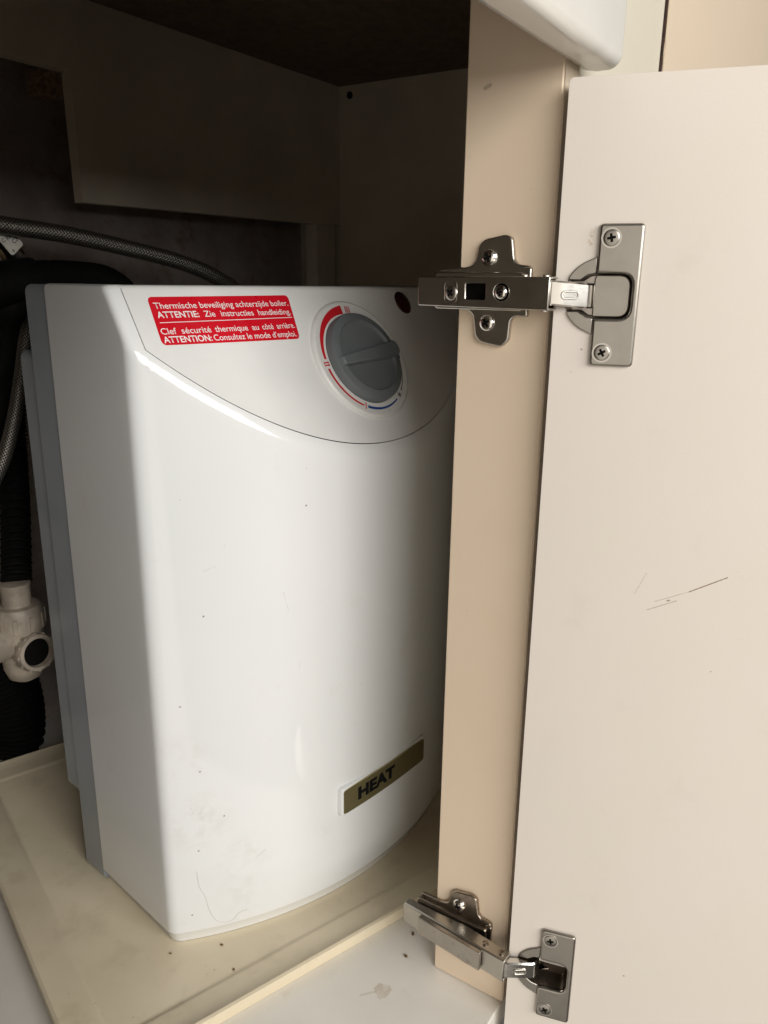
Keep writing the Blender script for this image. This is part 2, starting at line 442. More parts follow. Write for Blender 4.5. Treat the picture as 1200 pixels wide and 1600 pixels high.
# ------------------------------------------------------------------ door
DD = Vector((.25376, -.96727, 0)); DN = Vector((-.96727, -.25376, 0)); DE = Vector((-.010, .1477, 0))
def dw(s, z, n): return DE + DD * s + DN * n + Vector((0, 0, z))
ZU, ZL = -.0045, -.4015      # hinge heights
DZ = -.0053; DZL = -.4025    # cup heights on the door
bm = bmesh.new()
out = rrect(0, .45, -.462, .0886, .0022, 4)
lf = lambda a, b, d: Vector((a, -d, b))
cup = lambda zc: circle(.0215, zc, .0170, 32)
prism(bm, out, [cup(DZ), cup(DZL)], lf, -.0125, 0)
prism(bm, out, [], lf, -.0165, -.0127)
door = obj('door', bm, MT['door'], smooth=30, bevel=.0009)
door.parent = cab
door.matrix_local = Matrix(((DD.x, -DN.x, 0, DE.x - cab.location.x), (DD.y, -DN.y, 0, DE.y - cab.location.y), (0, 0, 1, -cab.location.z), (0, 0, 0, 1)))
door['label'] = 'open pale cream cabinet door with a thin dark scratch'

bm = bmesh.new(); box(bm, -.640, -.330, .1360, .1525, -.462, .0886)  # leaf out of view, added to keep light off the boiler's left side
o = obj('door', bm, MT['door'], cab, bevel=.0009); o['label'] = 'added unseen closed door leaf that blocks light left of the opening'

# ------------------------------------------------------------------ hinges
def cross_outline(r, w, ca=0, cb=0, rot=.3):
    pts = []
    for k in range(4):
        a = rot + pi / 2 * k
        for rr, off in ((r, -w), (r, w)):
            pts.append((ca + rr * math.cos(a) - off * math.sin(a), cb + rr * math.sin(a) + off * math.cos(a)))
        a2 = a + pi / 4; pts.append((ca + w * 1.55 * math.cos(a2), cb + w * 1.55 * math.sin(a2)))
    return pts
def bez2(a, b, c, n=5):
    return [((1 - t) ** 2 * a[0] + 2 * t * (1 - t) * b[0] + t * t * c[0], (1 - t) ** 2 * a[1] + 2 * t * (1 - t) * b[1] + t * t * c[1]) for t in [k / n for k in range(n + 1)]]
def mouth(x1, h, k=.0056):
    return bez2((x1 - k, -h), (x1, -h), (x1, -h + k)) + bez2((x1, h - k), (x1, h), (x1 - k, h))
def screw(parent, f, r, dome, rot, mat, name='screw'):
    """f(a, b, h): a, b in the face, h outwards"""
    bm = bmesh.new()
    prof = [(r, -.0005), (r, .0003)] + [(r * math.cos(t), .0003 + dome * math.sin(t)) for t in (.35, .7, 1.0, 1.25)]
    lathe(bm, prof, f, 26)
    s = obj(name, bm, mat, parent, smooth=50)
    bm = bmesh.new()
    prism(bm, cross_outline(r * .52, r * .15, rot=rot), [], f, dome * .75 - .0004, dome + .0003 + .00007)
    obj('cross_slot_shade', bm, MT['dark'], s, smooth=0)  # raised black cross, painting the shade of the driver slot
    return s
def build_hinge(zc, zd, cover, root, mplate, march):
    st = lambda y, z, o: Vector((-o, y, zc + z))
    ph = random.random
    # mounting plate: two screwed lobes and a ridge under the arm
    k = .0045
    o_ = [(.2150, .0118), (.1995, .0122), (.1960, .0132), (.1935, .0160), (.1925, .0232), (.1895, .0258), (.1779, .0279), (.1742, .0262), (.1728, .0160), (.1705, .0136), (.1640, .0130),
          (.1632, .0100), (.1642, -.0090), (.1640, -.0118), (.1705, -.0114), (.1730, -.0135), (.1736, -.0237), (.1775, -.0272), (.1900, -.0252), (.1928, -.0223), (.1945, -.0100 - .0015), (.1975, -.0092), (.2160, -.0082)]
    bm = bmesh.new(); prism(bm, roundpoly(o_, .0018, 3), [], st, .0002, .0032)
    obj('mounting_plate', bm, mplate, root, bevel=.0013, seg=3)
    bm = bmesh.new(); prism(bm, rrect(.1655, .2160, -.0088, .0098, .002), [], st, .003, .0062)
    prism(bm, rrect(.1625, .1668, -.0075, .0122, .0012), [], st, .003, .0048)
    obj('plate_ridge', bm, mplate, root, bevel=.0007)
    sf = lambda yc, zc2, o0: (lambda a, b, h: st(yc - a, zc2 + b, o0 + h))
    screw(root, sf(.1863, .0168, .0032), .0043, .0022, .35, MT['chrome'])
    screw(root, sf(.1860, -.0152, .0032), .0043, .0016, .55, MT['chrome'])
    # arm: U channel, back end nearer the post
    p0 = Vector((-.0128, .2222, 0)); p1 = Vector((-.0200, .1466, 0)); L = (p1 - p0).length; ad = (p1 - p0).normalized(); an = Vector((ad.y, -ad.x, 0))
    if an.x > 0: an = -an
    am = lambda s, z, o: p0 + ad * s + an * o + Vector((0, 0, zc + z))
    q = lambda y: (0.2222 - y) / (.2222 - .1466) * L
    hw0, hw1 = .0073, .0077
    outl = [(0, hw0 - .0008), (.0008, hw0), (L, hw1), (L, -hw1), (.0008, -hw0), (0, -hw0 + .0008)]
    holes = [] if cover else [rrect(q(.1928), q(.1812), -.0037, .0043, .0008, 2), circle(q(.1722), .0002, .0042, 20)]
    bm = bmesh.new(); prism(bm, outl, holes, am, -.0011, 0)
    for sg in (1, -1):
        vs = [(0, hw0, -.0008), (L, hw1, -.0008), (L, hw1, -.0088), (L * .55, hw1, -.0098), (L * .25, hw0, -.0075), (0, hw0, -.006)]
        a_ = [bm.verts.new(am(s, sg * z, o)) for s, z, o in vs]; b_ = [bm.verts.new(am(s, sg * (z - .0011), o)) for s, z, o in vs]
        bm.faces.new(a_); bm.faces.new(b_[::-1])
        for i in range(len(vs)): bm.faces.new([a_[i], a_[i - 1], b_[i - 1], b_[i]])
    arm = obj('arm', bm, march, root, bevel=.0005)
    bm = bmesh.new(); prism(bm, rrect(.004, L - .002, -.0058, .0058, .001), [], am, -.0062, -.0050)
    obj('arm_channel_shade', bm, MT['dark'], arm, smooth=0)  # dark filler, painting the shade inside the channel
    bm = bmesh.new(); prism(bm, rrect(L - .004, L - .0012, -.0066, .0066, .0003, 1), [], am, -.0085, -.0014)
    obj('arm_end', bm, MT['dark'], arm, smooth=0)
    for s_, z_ in ((L - .0045, 1), (L - .016, 1), (L - .0045, -1)):
        bm = bmesh.new(); lathe(bm, [(.0019, 0), (.0019, .0007), (.0011, .0011)], lambda a, b, h: am(s_ + a, z_ * (hw1 + h), -.0050 + b), 16)
        obj('rivet', bm, mplate, arm)
    if not cover:
        fs = lambda y, z: (lambda a, b, h: am(q(y) + a, z + b, -.0002 + h))
        bm = bmesh.new(); prism(bm, rrect(q(.2020) - .0040, q(.2020) + .0042, -.0066, .0064, .0038, 6), [rrect(q(.2020) - .0034, q(.2020) + .0036, -.0060, .0058, .0033, 6)], am, -.0003, .00025)
        obj('slot_rim', bm, MT['steelold'], arm, bevel=0)
        screw(root, fs(.2012, -.0006), .0038, .0011, .9, MT['steel'])
        screw(root, fs(.1722, .0002), .0034, .0016, .2, MT['chrome'], 'screw')
    else:
        bm = bmesh.new(); prism(bm, roundpoly([(q(.2085), .0060), (q(.1618), .0069), (q(.1618), -.0066), (q(.2085), -.0062)], .0008, 2), [], am, .0008, .0031)
        for sg in (1, -1):
            prism(bm, rrect(q(.2080), q(.1620), -.0008, .0003, .0001, 1), [], lambda a, b, d, sg=sg: am(a, sg * (.0062 + b), d), 0, .0030)
        obj('clip_cover', bm, MT['steelold'], arm, bevel=.0006)
    # link from the arm into the cup
    pts = [am(L - .006, 0, -.0020), am(L - .0005, 0, -.0012), am(L + .0015, 0, -.0018), dw(.0148, 0, .0028), dw(.0166, 0, .0014), dw(.0185, 0, -.0040), dw(.0195, 0, -.009)]
    zl = [zc + .0004] * 3 + [zd] * 4
    hwl = .0057
    bm = bmesh.new(); prev = None
    tz = []
    for i, p in enumerate(pts):
        a = pts[max(i - 1, 0)]; b = pts[min(i + 1, len(pts) - 1)]; d = Vector((b.x - a.x, b.y - a.y, 0)).normalized(); nn = Vector((-d.y, d.x, 0))
        if nn.x < 0: nn = -nn      # inwards, away from the camera side
        zc_ = zl[i]
        ring = [Vector((p.x, p.y, zc_ + hwl - .0008)), Vector((p.x, p.y, zc_ - hwl + .0008)), Vector((p.x, p.y, zc_ - hwl)) + nn * .0008, Vector((p.x, p.y, zc_ - hwl)) + nn * .0045,
                Vector((p.x, p.y, zc_ - hwl + .0011)) + nn * .0045, Vector((p.x, p.y, zc_ - hwl + .0011)) + nn * .0012, Vector((p.x, p.y, zc_ + hwl - .0011)) + nn * .0012,
                Vector((p.x, p.y, zc_ + hwl - .0011)) + nn * .0045, Vector((p.x, p.y, zc_ + hwl)) + nn * .0045, Vector((p.x, p.y, zc_ + hwl)) + nn * .0008]
        ring = [bm.verts.new(v) for v in ring]
        if prev:
            for k_ in range(10): bm.faces.new([prev[k_], prev[(k_ + 1) % 10], ring[(k_ + 1) % 10], ring[k_]])
        else: bm.faces.new(ring)
        prev = ring
    bm.faces.new(prev[::-1])
    lk = obj('link', bm, MT['chrome'], root, smooth=40)
    la, lb = pts[2], pts[3]; ld = (Vector((lb.x, lb.y, 0)) - Vector((la.x, la.y, 0))); ll = ld.length; ld.normalize(); ln = Vector((ld.y, -ld.x, 0))
    if ln.x > 0: ln = -ln
    lm = lambda s, z, o: Vector((la.x, la.y, (zc + zd) / 2 + z)) + ld * s + ln * o
    bm = bmesh.new(); prism(bm, rrect(ll * .22, ll * .80, -.0022, .0020, .0020, 5), [rrect(ll * .30, ll * .74, -.0012, .0010, .0010, 4)], lm, -.0002, .0007)
    obj('link_emboss', bm, MT['steel'], lk, bevel=.0003)
    # cup plate on the door
    dl = lambda s, z, n: dw(s, zd + z, n)
    cp = [(.0187, .0322), (.0387, .0322), (.0387, -.0322), (.0187, -.0322), (.0187, -.0103), (.0315, -.0103), (.0352, -.0060), (.0352, .0060), (.0315, .0103), (.0187, .0103)]
    rp = roundpoly(cp[:4], .0022, 4)
    n4 = 5
    outl = rp[:n4 * 4] + [(.0187, -.0103)] + mouth(.0353, .0103) + [(.0187, .0103)]
    bm = bmesh.new(); prism(bm, outl, [], dl, .0001, .0026)
    plate = obj('cup_plate', bm, MT['plate'], root, bevel=.0014, seg=4)
    for sg in (1, -1):
        arc = [(.0187, sg * .0178)] + [(.0217 - .0175 * math.cos(t), sg * .0175 * math.sin(t)) for t in [1.25, 1.05, .85, .65, .52]] + [(.0062, sg * .0072), (.0115, sg * .0072), (.0150, sg * .0096), (.0187, sg * .0103)]
        bm = bmesh.new(); prism(bm, arc, [], dl, .00005, .0013)
        obj('cup_wing', bm, MT['plate'], root, bevel=.0004)
    # cup: walls and floor sunk into the door
    oc = [(.0062, -.0072), (.0115, -.0072), (.0150, -.0096), (.0187, -.0102), *mouth(.0352, .0102), (.0187, .0102), (.0150, .0096), (.0115, .0072), (.0062, .0072)]
    bm = bmesh.new(); N = len(oc)
    cen = Vector((.0215, 0))
    sh = lambda p, k_: (cen.x + (p[0] - cen.x) * k_, p[1] * k_)
    layers = [[dl(*sh(p, k_), n_) for p in oc] for k_, n_ in ((.995, .0006), (.97, -.0095), (.92, -.0108))]
    layers2 = [[dl(*sh(p, k_), n_) for p in oc] for k_, n_ in ((.95, -.0118), (1.0, -.0105), (1.03, -.0002))]
    V = [[bm.verts.new(p) for p in l] for l in layers + layers2]
    for i in (0, 1, 3, 4):
        for j in range(N): bm.faces.new([V[i][j], V[i][(j + 1) % N], V[i + 1][(j + 1) % N], V[i + 1][j]])
    for j in range(N): bm.faces.new([V[5][j], V[5][(j + 1) % N], V[0][(j + 1) % N], V[0][j]])
    bm.faces.new(V[2]); bm.faces.new(V[3][::-1])
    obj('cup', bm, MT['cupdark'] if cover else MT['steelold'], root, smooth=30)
    if not cover:
        bm = bmesh.new(); prism(bm, [(.0180, -.0096)] + mouth(.0346, .0096, .0054) + [(.0190, .0096), (.0180, .0080)], [], dl, -.0026, -.0008)
        obj('cup_lid', bm, MT['plate'], root, bevel=.0006)
    else:
        bm = bmesh.new(); tube(bm, [dl(.0180, .0035, -.0050), dl(.0345, .0035, -.0050)], .0011, 10, 2)
        obj('pivot_pin', bm, MT['steel'], root)
    for i, z_ in enumerate((.0259, -.0259)):
        c_ = (lambda z_: (lambda a, b, h: dl(.0243 + a, z_ + b, .0026 + h)))(z_)
        bm = bmesh.new(); prism(bm, circle(0, 0, .0046, 26), [circle(0, 0, .0038, 26)], c_, -.0003, .0002)
        obj('countersink', bm, MT['steel'], plate, bevel=0)
        screw(root, c_, .0037, .0004, .2 + .3 * i, MT['plate'])
def bake(o):
    bpy.context.view_layer.update()
    return bpy.data.meshes.new_from_object(o.evaluated_get(bpy.context.evaluated_depsgraph_get()))
def absorb(o):
    """join the small pieces under o into o itself, each keeping its material"""
    kids = [k for k in COL.objects if k.parent is o]
    if not kids: return
    base = bake(o); mats = list(base.materials); bm = bmesh.new(); bm.from_mesh(base)
    for k in kids:
        absorb(k)
        me = bake(k); n0 = len(bm.faces); bm.from_mesh(me); bm.faces.ensure_lookup_table()
        for m in me.materials:
            if m not in mats: mats.append(m)
        km = [mats.index(m) for m in me.materials]
        for f_ in bm.faces[n0:]: f_.material_index = km[f_.material_index]
        bpy.data.objects.remove(k)
    me = bpy.data.meshes.new(o.name); bm.to_mesh(me); bm.free()
    for m in mats: me.materials.append(m)
    o.modifiers.clear(); o.data = me
for zc_, zd_, cov, mp, lab_ in ((ZU, DZ, False, MT['steel'], 'upper concealed hinge with bare screws along its arm'), (ZL, DZL, True, MT['tarnish'], 'lower concealed hinge with a clip cover on its arm')):
    h = bpy.data.objects.new('hinge', None); COL.objects.link(h); h.parent = cab; h.empty_display_size = .02
    h.location = Vector((0, .186, zc_)) - cab.location; h['label'] = lab_
    build_hinge(zc_, zd_, cov, h, mp, MT['steel'])
    for k in [k for k in COL.objects if k.parent is h]: absorb(k)

# ------------------------------------------------------------------ drip tray
ta = math.radians(-19.6)
TX = Vector((math.cos(ta), math.sin(ta), 0)); TY = Vector((-math.sin(ta), math.cos(ta), 0))
T0 = Vector((-.1920, .3222, 0))
zb = -.4445
tw = lambda u, v, z: T0 + TX * u + TY * v + Vector((0, 0, z))
tray = None
def trayring(ins, z, r, n=6):
    return [(a, b, z) for a, b in rrect(ins, TWD - ins, ins, TDP - ins, max(.001, r), n)]
TWD, TDP = .47, .369
bm = bmesh.new()
rings = [trayring(.0006, FL + .0003, .014), trayring(0, FL + .0076, .014), trayring(.0005, FL + .0088, .014), trayring(.0024, FL + .0094, .013), trayring(.0038, FL + .0088, .012),
         trayring(.0052, FL + .0078, .011), trayring(.0140, FL + .0064, .007), trayring(.0222, FL + .0052, .004), trayring(.0240, FL + .0050, .003), trayring(.0256, FL + .0040, .003), trayring(.0268, FL + .0035, .003)]
V = [[bm.verts.new(tw(*p)) for p in l] for l in rings]
for A, Bq in zip(V, V[1:]):
    for k in range(len(A)): bm.faces.new([A[k], A[(k + 1) % len(A)], Bq[(k + 1) % len(A)], Bq[k]])
bm.faces.new(V[-1]); bm.faces.new(V[0][::-1])
tray = obj('drip_tray', bm, MT['tray'], smooth=28)
tag(tray, 'shallow cream plastic drip tray lying askew under the boiler', 'tray')
BZ = FL + .0036

# ------------------------------------------------------------------ boiler
CX = Vector((.0977, .546, 0)); RR = .2631; b7 = math.radians(7)
BX = Vector((math.cos(b7), -math.sin(b7), 0)); BY = Vector((math.sin(b7), math.cos(b7), 0))
ZT = -.0035
bw = lambda x, y, z: CX + BX * x + BY * y + Vector((0, 0, z))
def front(u, z):
    c = math.sqrt(RR * RR - u * u)
    zE = -.1105 + 1.33 * (RR - c)
    Ty = -.203 + .0166 * (u / .163) ** 2
    m = (Ty + c) / (ZT - zE)
    x = z - zE; b = .0055
    h = 0 if x < -b else ((x + b) ** 2 / (4 * b) if x < b else x)
    return -c + m * h
def zseam(u): return -.1105 + 1.33 * (RR - math.sqrt(RR * RR - u * u)) + .0060
def fs(u, z, off=0.0):
    """front surface point, pushed out along its normal"""
    e = 1e-4
    p = Vector((u, front(u, z), z)); du = Vector((u + e, front(u + e, z), z)) - p; dz = Vector((u, front(u, z + e), z + e)) - p
    n = du.cross(dz).normalized()
    return bw(*(p + n * off))
root = thing('water_heater', 'white under-sink electric water heater with grey temperature dial and red warning sticker', 'water heater', (CX.x, CX.y - .15, BZ))
US = .1545
def corner(z):
    t_ = 0
    for _ in range(12):
        x = -.1638 + .0456 * t_; t_ = (front(max(x, -.2), z) + .2058) / .999
    return t_
def side_row(z, ins=0.0):
    tc_ = corner(z); sd = Vector((.0456, .999))
    P = lambda t_: Vector((-.1638, -.2058)) + sd * t_
    pts = [P(.0920 + (tc_ + .0052 - .0920) * k / 10) for k in range(11)]
    cpt = P(tc_); endu = cpt.x + .0045; q1 = Vector((endu, front(endu, z)))
    for k in range(1, 7):
        t_ = k / 6; pts.append(pts[10] * (1 - t_) ** 2 + cpt * 2 * t_ * (1 - t_) + q1 * t_ * t_)
    for k in range(1, 4):
        u = endu + (-US - endu) * k / 3; pts.append(Vector((u, front(u, z))))
    if ins:
        pts = [p + (Vector((0, -.12)) - p).normalized() * ins for p in pts]
    return pts
bm = bmesh.new()
zk = zseam(US)
rows = [(BZ + .0002, .0048), (BZ + .0094, .0011), (BZ + .0104, .0003), (BZ + .0116, 0)]
nb = 34
z0 = BZ + .0116
RW = [1 - (1 - k / nb) ** 2.2 for k in range(1, nb + 1)]
lowz = [z0 + (zk - .0004 - z0) * k for k in RW]
rows += [(z, 0) for z in lowz]
rows += [(zk + (ZT - .003 - zk) * k / 8, 0) for k in range(1, 9)] + [(ZT - .0009, .0009), (ZT, .003), (ZT, .02)]
for sg in (1, -1):
    g = [[bm.verts.new(bw(sg * p.x, p.y, z)) for p in side_row(z, ins)] for z, ins in rows]
    for A, Bq in zip(g, g[1:]):
        for k in range(len(A) - 1): bm.faces.new([A[k], A[k + 1], Bq[k + 1], Bq[k]])
    # inward lip along the vertical seam
    lip = []
    for r_, (z, ins) in zip(g, rows):
        if z > zk - .0006: v = r_[-1]; lip.append((v, bm.verts.new(v.co + BY * .003)))
    for a, b in zip(lip, lip[1:]): bm.faces.new([a[0], b[0], b[1], a[1]])
NU = 96
us = [-US + 2 * US * k / NU for k in range(NU + 1)]
grid = []
for u in us:
    zs = zseam(u) - .0003
    colz = [BZ + .0002, BZ + .0094, BZ + .0104, z0] + [z0 + (zs - z0) * k for k in RW]
    # denser rows near the seam
    col = []
    for i, z in enumerate(colz):
        ins = (.0048, .0011, .0003)[i] if i < 3 else 0
        p = Vector((u, front(u, z)))
        if ins: p = p + (Vector((0, -.12)) - p).normalized() * ins
        col.append(bm.verts.new(bw(p.x, p.y, z)))
    extra = col[-1].co + BY * .003
    col.append(bm.verts.new(extra)); grid.append(col)
for A, Bq in zip(grid, grid[1:]):
    for k in range(len(A) - 1): bm.faces.new([A[k], A[k + 1], Bq[k + 1], Bq[k]])
# top lid
lid = [p for p in side_row(ZT, .006)]
bm.faces.new([bm.verts.new(bw(p.x, p.y, ZT - .0004)) for p in lid] + [bm.verts.new(bw(-p.x, p.y, ZT - .0004)) for p in reversed(lid)])
bmesh.ops.remove_doubles(bm, verts=bm.verts, dist=.00004)
obj('front_cover', bm, MT['white'], root, smooth=32)
# refine blend region: separate smooth control panel
bm = bmesh.new(); grid = []
NP = 14
for k in range(NU + 1):
    u = -US + .0006 + 2 * (US - .0006) * k / NU
    zs = zseam(u) + .0003
    col = [bm.verts.new(bw(u, front(u, zs) + .003, zs))]
    for i in range(NP + 1):
        z = zs + (ZT - .003 - zs) * i / NP; col.append(bm.verts.new(bw(u, front(u, z), z)))
    yt = front(u, ZT - .003)
    col.append(bm.verts.new(bw(u, yt + .0012, ZT - .0011))); col.append(bm.verts.new(bw(u, yt + .0030, ZT - .0002))); col.append(bm.verts.new(bw(u, yt + .012, ZT)))
    grid.append(col)
for A, Bq in zip(grid, grid[1:]):
    for k in range(len(A) - 1): bm.faces.new([A[k], A[k + 1], Bq[k + 1], Bq[k]])
for A in (grid[0], grid[-1]):
    ext = [bm.verts.new(v.co + BY * .003) for v in A]
    for k in range(len(A) - 1): bm.faces.new([A[k], A[k + 1], ext[k + 1], ext[k]])
panel = obj('control_panel', bm, MT['panel'], root, smooth=32)
# grey rear shell
bm = bmesh.new()
prism(bm, rrect(-.1588, .1588, BZ + .0002, ZT - .0006, .005, 5), [], lambda a, b, d: bw(a, d, b), -.1132, -.0867)
obj('rear_shell', bm, MT['grey'], root, bevel=.0010)
bm = bmesh.new()
prism(bm, [(-.150, BZ + .002), (.150, BZ + .002), (.150, ZT - .004), (-.150, ZT - .004)], [], lambda a, b, d: bw(a, d, b), -.1145, -.1125)
obj('shell_joint', bm, MT['dark'], root, smooth=0)
bm = bmesh.new()
prism(bm, rrect(-.1572, .1572, -.382, -.0465, .006, 5), [], lambda a, b, d: bw(a, d, b), -.0866, -.0665)
obj('rear_box', bm, MT['grey'], root, bevel=.0020)

# warning sticker
def stk(a, b, d): return fs(a, b, .00006 + d)
bm = bmesh.new()
# gridded so that it hugs the curved panel; rows and columns crowd at the edges for round corners
rs = .0027; Hs = .0266
edge_t = [rs * q_ / Hs for q_ in (0, .06, .2, .42, .7, 1)]
vs_ = edge_t + [.2, .35, .5, .65, .8] + [1 - q_ for q_ in reversed(edge_t)]
nA = 40; VV = []
for tb in vs_:
    db = min(tb, 1 - tb) * Hs
    ins = rs - math.sqrt(max(0, rs * rs - (rs - db) ** 2)) if db < rs else 0
    row = []
    for i in range(nA + 1):
        ta_ = i / nA
        aL = -.1412 * (1 - tb) - .1432 * tb + ins; aR = -.0418 * (1 - tb) - .0455 * tb - ins
        a = aL + (aR - aL) * ta_
        z = (-.0100 + .0007 * ta_) * (1 - tb) - .0362 * tb
        row.append(bm.verts.new(stk(a, z, 0)))
    VV.append(row)
for A, Bq in zip(VV, VV[1:]):
    for k in range(nA): bm.faces.new([A[k], A[k + 1], Bq[k + 1], Bq[k]])
sticker = obj('warning_sticker', bm, MT['red'], root, smooth=60, label='red sticker with white Dutch and French warning text')
def umap(px, x0, x1, u0, u1): return u0 + (px - x0) * (u1 - u0) / (x1 - x0)
TL = [  # (words with pixel extents, photo x range, u range, baseline z at both ends)
    ([('Thermische beveiliging achterzijde boiler.', 240, 449, 0)], 240, 449, -.1391, -.0445, -.0166, -.0158),
    ([('ATTENTIE:', 245, 303, 1), ('Zie', 311, 327, 0), ('instructies', 336, 388, 0), ('handleiding.', 396, 453, 0)], 245, 453, -.1393, -.0451, -.0215, -.0211),
    ([('Clef', 251, 272, 0), ('s\u00e9curit\u00e9', 279, 321, 0), ('thermique', 327, 378, 0), ('au', 385, 396, 0), ('c\u00f4t\u00e9', 402, 421, 0), ('arri\u00e8re.', 427, 459, 0)], 252, 461, -.1406, -.0452, -.0305, -.0294),
    ([('ATTENTION:', 255, 323, 1), ('Consultez le mode d\u2019emploi.', 326, 463, 0)], 256, 464, -.1409, -.0468, -.0350, -.0346)]
bm = bmesh.new()
for words, x0, x1, u0, u1, zl_, zr_ in TL:
    for s_, a, b, bold in words:
        ua, ub = umap(a, x0, x1, u0, u1), umap(b, x0, x1, u0, u1)
        zz0 = zl_ + (zr_ - zl_) * (ua - u0) / (u1 - u0); sl = (zr_ - zl_) / (u1 - u0)
        ff = (lambda ua, zz0, sl: (lambda x, y, d: fs(x, zz0 + (x - ua) * sl + y, .00006 + d)))(ua, zz0, sl)
        join_bm(bm, text_bm(s_, ff, ub - ua, .0034, ua, 0, .016 if bold else .003))
for k in range(30):
    a0 = -.1395 + .0942 * k / 30; a1 = -.1395 + .0942 * (k + 1) / 30
    zf = lambda a: -.0243 + (a + .1395) * .012
    bm.faces.new([bm.verts.new(fs(a, zf(a) + e, .00014)) for a, e in ((a0, 0), (a1, 0), (a1, .00035), (a0, .00035))])
obj('lettering', bm, MT['wprint'], sticker, smooth=0)

# dial
DPc = Vector((.0033, front(.0033, -.0519), -.0519)); DNm = Vector((.0032, -.8719, .4897)).normalized()
dax = (Vector((1, 0, 0)) - DNm * DNm.x).normalized(); day = DNm.cross(dax)
def dial(a, b, h): p = DPc + dax * a + day * b + DNm * (h + .0002); return bw(p.x, p.y, p.z)
bm = bmesh.new()
lathe(bm, [(.0446, -.003), (.0440, .0002), (.0428, .0014), (.0418, .0019), (.0412, .0018), (.0330, .0012), (.0328, -.002)], dial, 72, cap=False)
ring = obj('dial_ring', bm, MT['ring'], root, smooth=40)
bm = bmesh.new()
lathe(bm, [(.0326, -.001), (.0324, .0055), (.0316, .0068), (.0300, .0074), (.0262, .0078), (.0250, .0062), (.0240, .0058)], dial, 64)
knob = obj('dial_knob', bm, MT['knob'], root, smooth=35)
ga = math.radians(6); gc, gs = math.cos(ga), math.sin(ga)
grot = lambda a, b, h: dial(a * gc - b * gs, a * gs + b * gc, h)
bm = bmesh.new()
lo = [(-.0305, -.0036), (.0290, -.0064), (.0318, -.0040), (.0324, 0), (.0318, .0040), (.0290, .0064), (-.0305, .0036)]
hi = [(-.0288, -.0029), (.0284, -.0054), (.0306, -.0034), (.0312, 0), (.0306, .0034), (.0284, .0054), (-.0288, .0029)]
a_ = [bm.verts.new(grot(a, b, .0056)) for a, b in lo]; b_ = [bm.verts.new(grot(a, b, .0104)) for a, b in hi]
bm.faces.new(b_); bm.faces.new(a_[::-1])
for i in range(len(lo)): bm.faces.new([a_[i], a_[(i + 1) % 7], b_[(i + 1) % 7], b_[i]])
obj('grip', bm, MT['knob'], knob, smooth=30, bevel=.0008)
def arcband(bm, t0, t1, ri, ro, h=.0020, n=28):
    pr = None
    for k in range(n + 1):
        t_ = k / n; a = math.radians(t0 + (t1 - t0) * t_)
        r0 = ri[0] + (ri[1] - ri[0]) * t_; r1 = ro[0] + (ro[1] - ro[0]) * t_
        cur = [bm.verts.new(dial(r * math.cos(a), r * math.sin(a), h - .0004 + (r - .033) / .0082 * .0006 - .0003)) for r in (r0, r1)]
        if pr: bm.faces.new([pr[0], pr[1], cur[1], cur[0]])
        pr = cur
def dm(bm, ang, pts, h=.0017):
    """small strokes set radially: pts are (tangential, radial-from-.037, ...) quads"""
    a = math.radians(ang); er = (math.cos(a), math.sin(a)); et = (-math.sin(a), math.cos(a))
    for q_ in pts:
        bm.faces.new([bm.verts.new(dial(er[0] * (.0370 + r) + et[0] * t_, er[1] * (.0370 + r) + et[1] * t_, h)) for t_, r in q_])
def stroke(t_, w=.00042, r0=-.0024, r1=.0024): return [(t_ - w, r0), (t_ + w, r0), (t_ + w, r1), (t_ - w, r1)]
bm = bmesh.new()
arcband(bm, 94, 177, (.0338, .0353), (.0400, .0374))
arcband(bm, -172.5, -117.5, (.0360, .0364), (.0381, .0378))
dm(bm, 85.4, [stroke(-.0017), stroke(0), stroke(.0017)])
dm(bm, -177.7, [stroke(-.0009), stroke(.0009)] + [[(-.0018, r), (.0018, r), (.0018, r + .0004), (-.0018, r + .0004)] for r in (-.0021, .0018)])
dm(bm, -115, [stroke(0)])
obj('red_marking', bm, MT['redline'], ring, smooth=0)
bm = bmesh.new()
arcband(bm, -112, -60, (.0359, .0364), (.0380, .0374))
obj('blue_marking', bm, MT['blue'], ring, smooth=0)
bm = bmesh.new()
arcband(bm, -45.5, -9.5, (.0366, .0370), (.0373, .0373))
for k in range(3):
    t_ = pi * k / 3 + .4; dx, dy = math.cos(t_) * .0022, math.sin(t_) * .0022; nx, ny = -math.sin(t_) * .0003, math.cos(t_) * .0003
    dm(bm, -52.5, [[(-dx - nx, -dy - ny), (dx - nx, dy - ny), (dx + nx, dy + ny), (-dx + nx, -dy + ny)]], .0017 + k * .00004)
bm.faces.new([bm.verts.new(dial(.0372 * math.cos(-.03) + .0019 * math.cos(t_), .0372 * math.sin(-.03) + .0019 * math.sin(t_), .00185)) for t_ in [2 * pi * k / 16 for k in range(16)]])
obj('pointer_marking', bm, MT['ink'], ring, smooth=0)

# indicator lens
lc = Vector((.0772, front(.0772, -.0153), -.0153)); e = 1e-4
lu = (Vector((.0773, front(.0773, -.0153), -.0153)) - lc).normalized(); lz = (Vector((.0772, front(.0772, -.0152), -.0152)) - lc).normalized(); lnn = lu.cross(lz).normalized(); lz = lnn.cross(lu)
def lens(a, b, h): p = lc + lu * a + lz * b + lnn * h; return bw(p.x, p.y, p.z)
bm = bmesh.new(); lathe(bm, [(.0092, -.002), (.0092, .0004), (.0086, .0009), (.006, .0016), (.003, .0019)], lens, 32)
obj('indicator_lens', bm, MT['lens'], root, smooth=40)

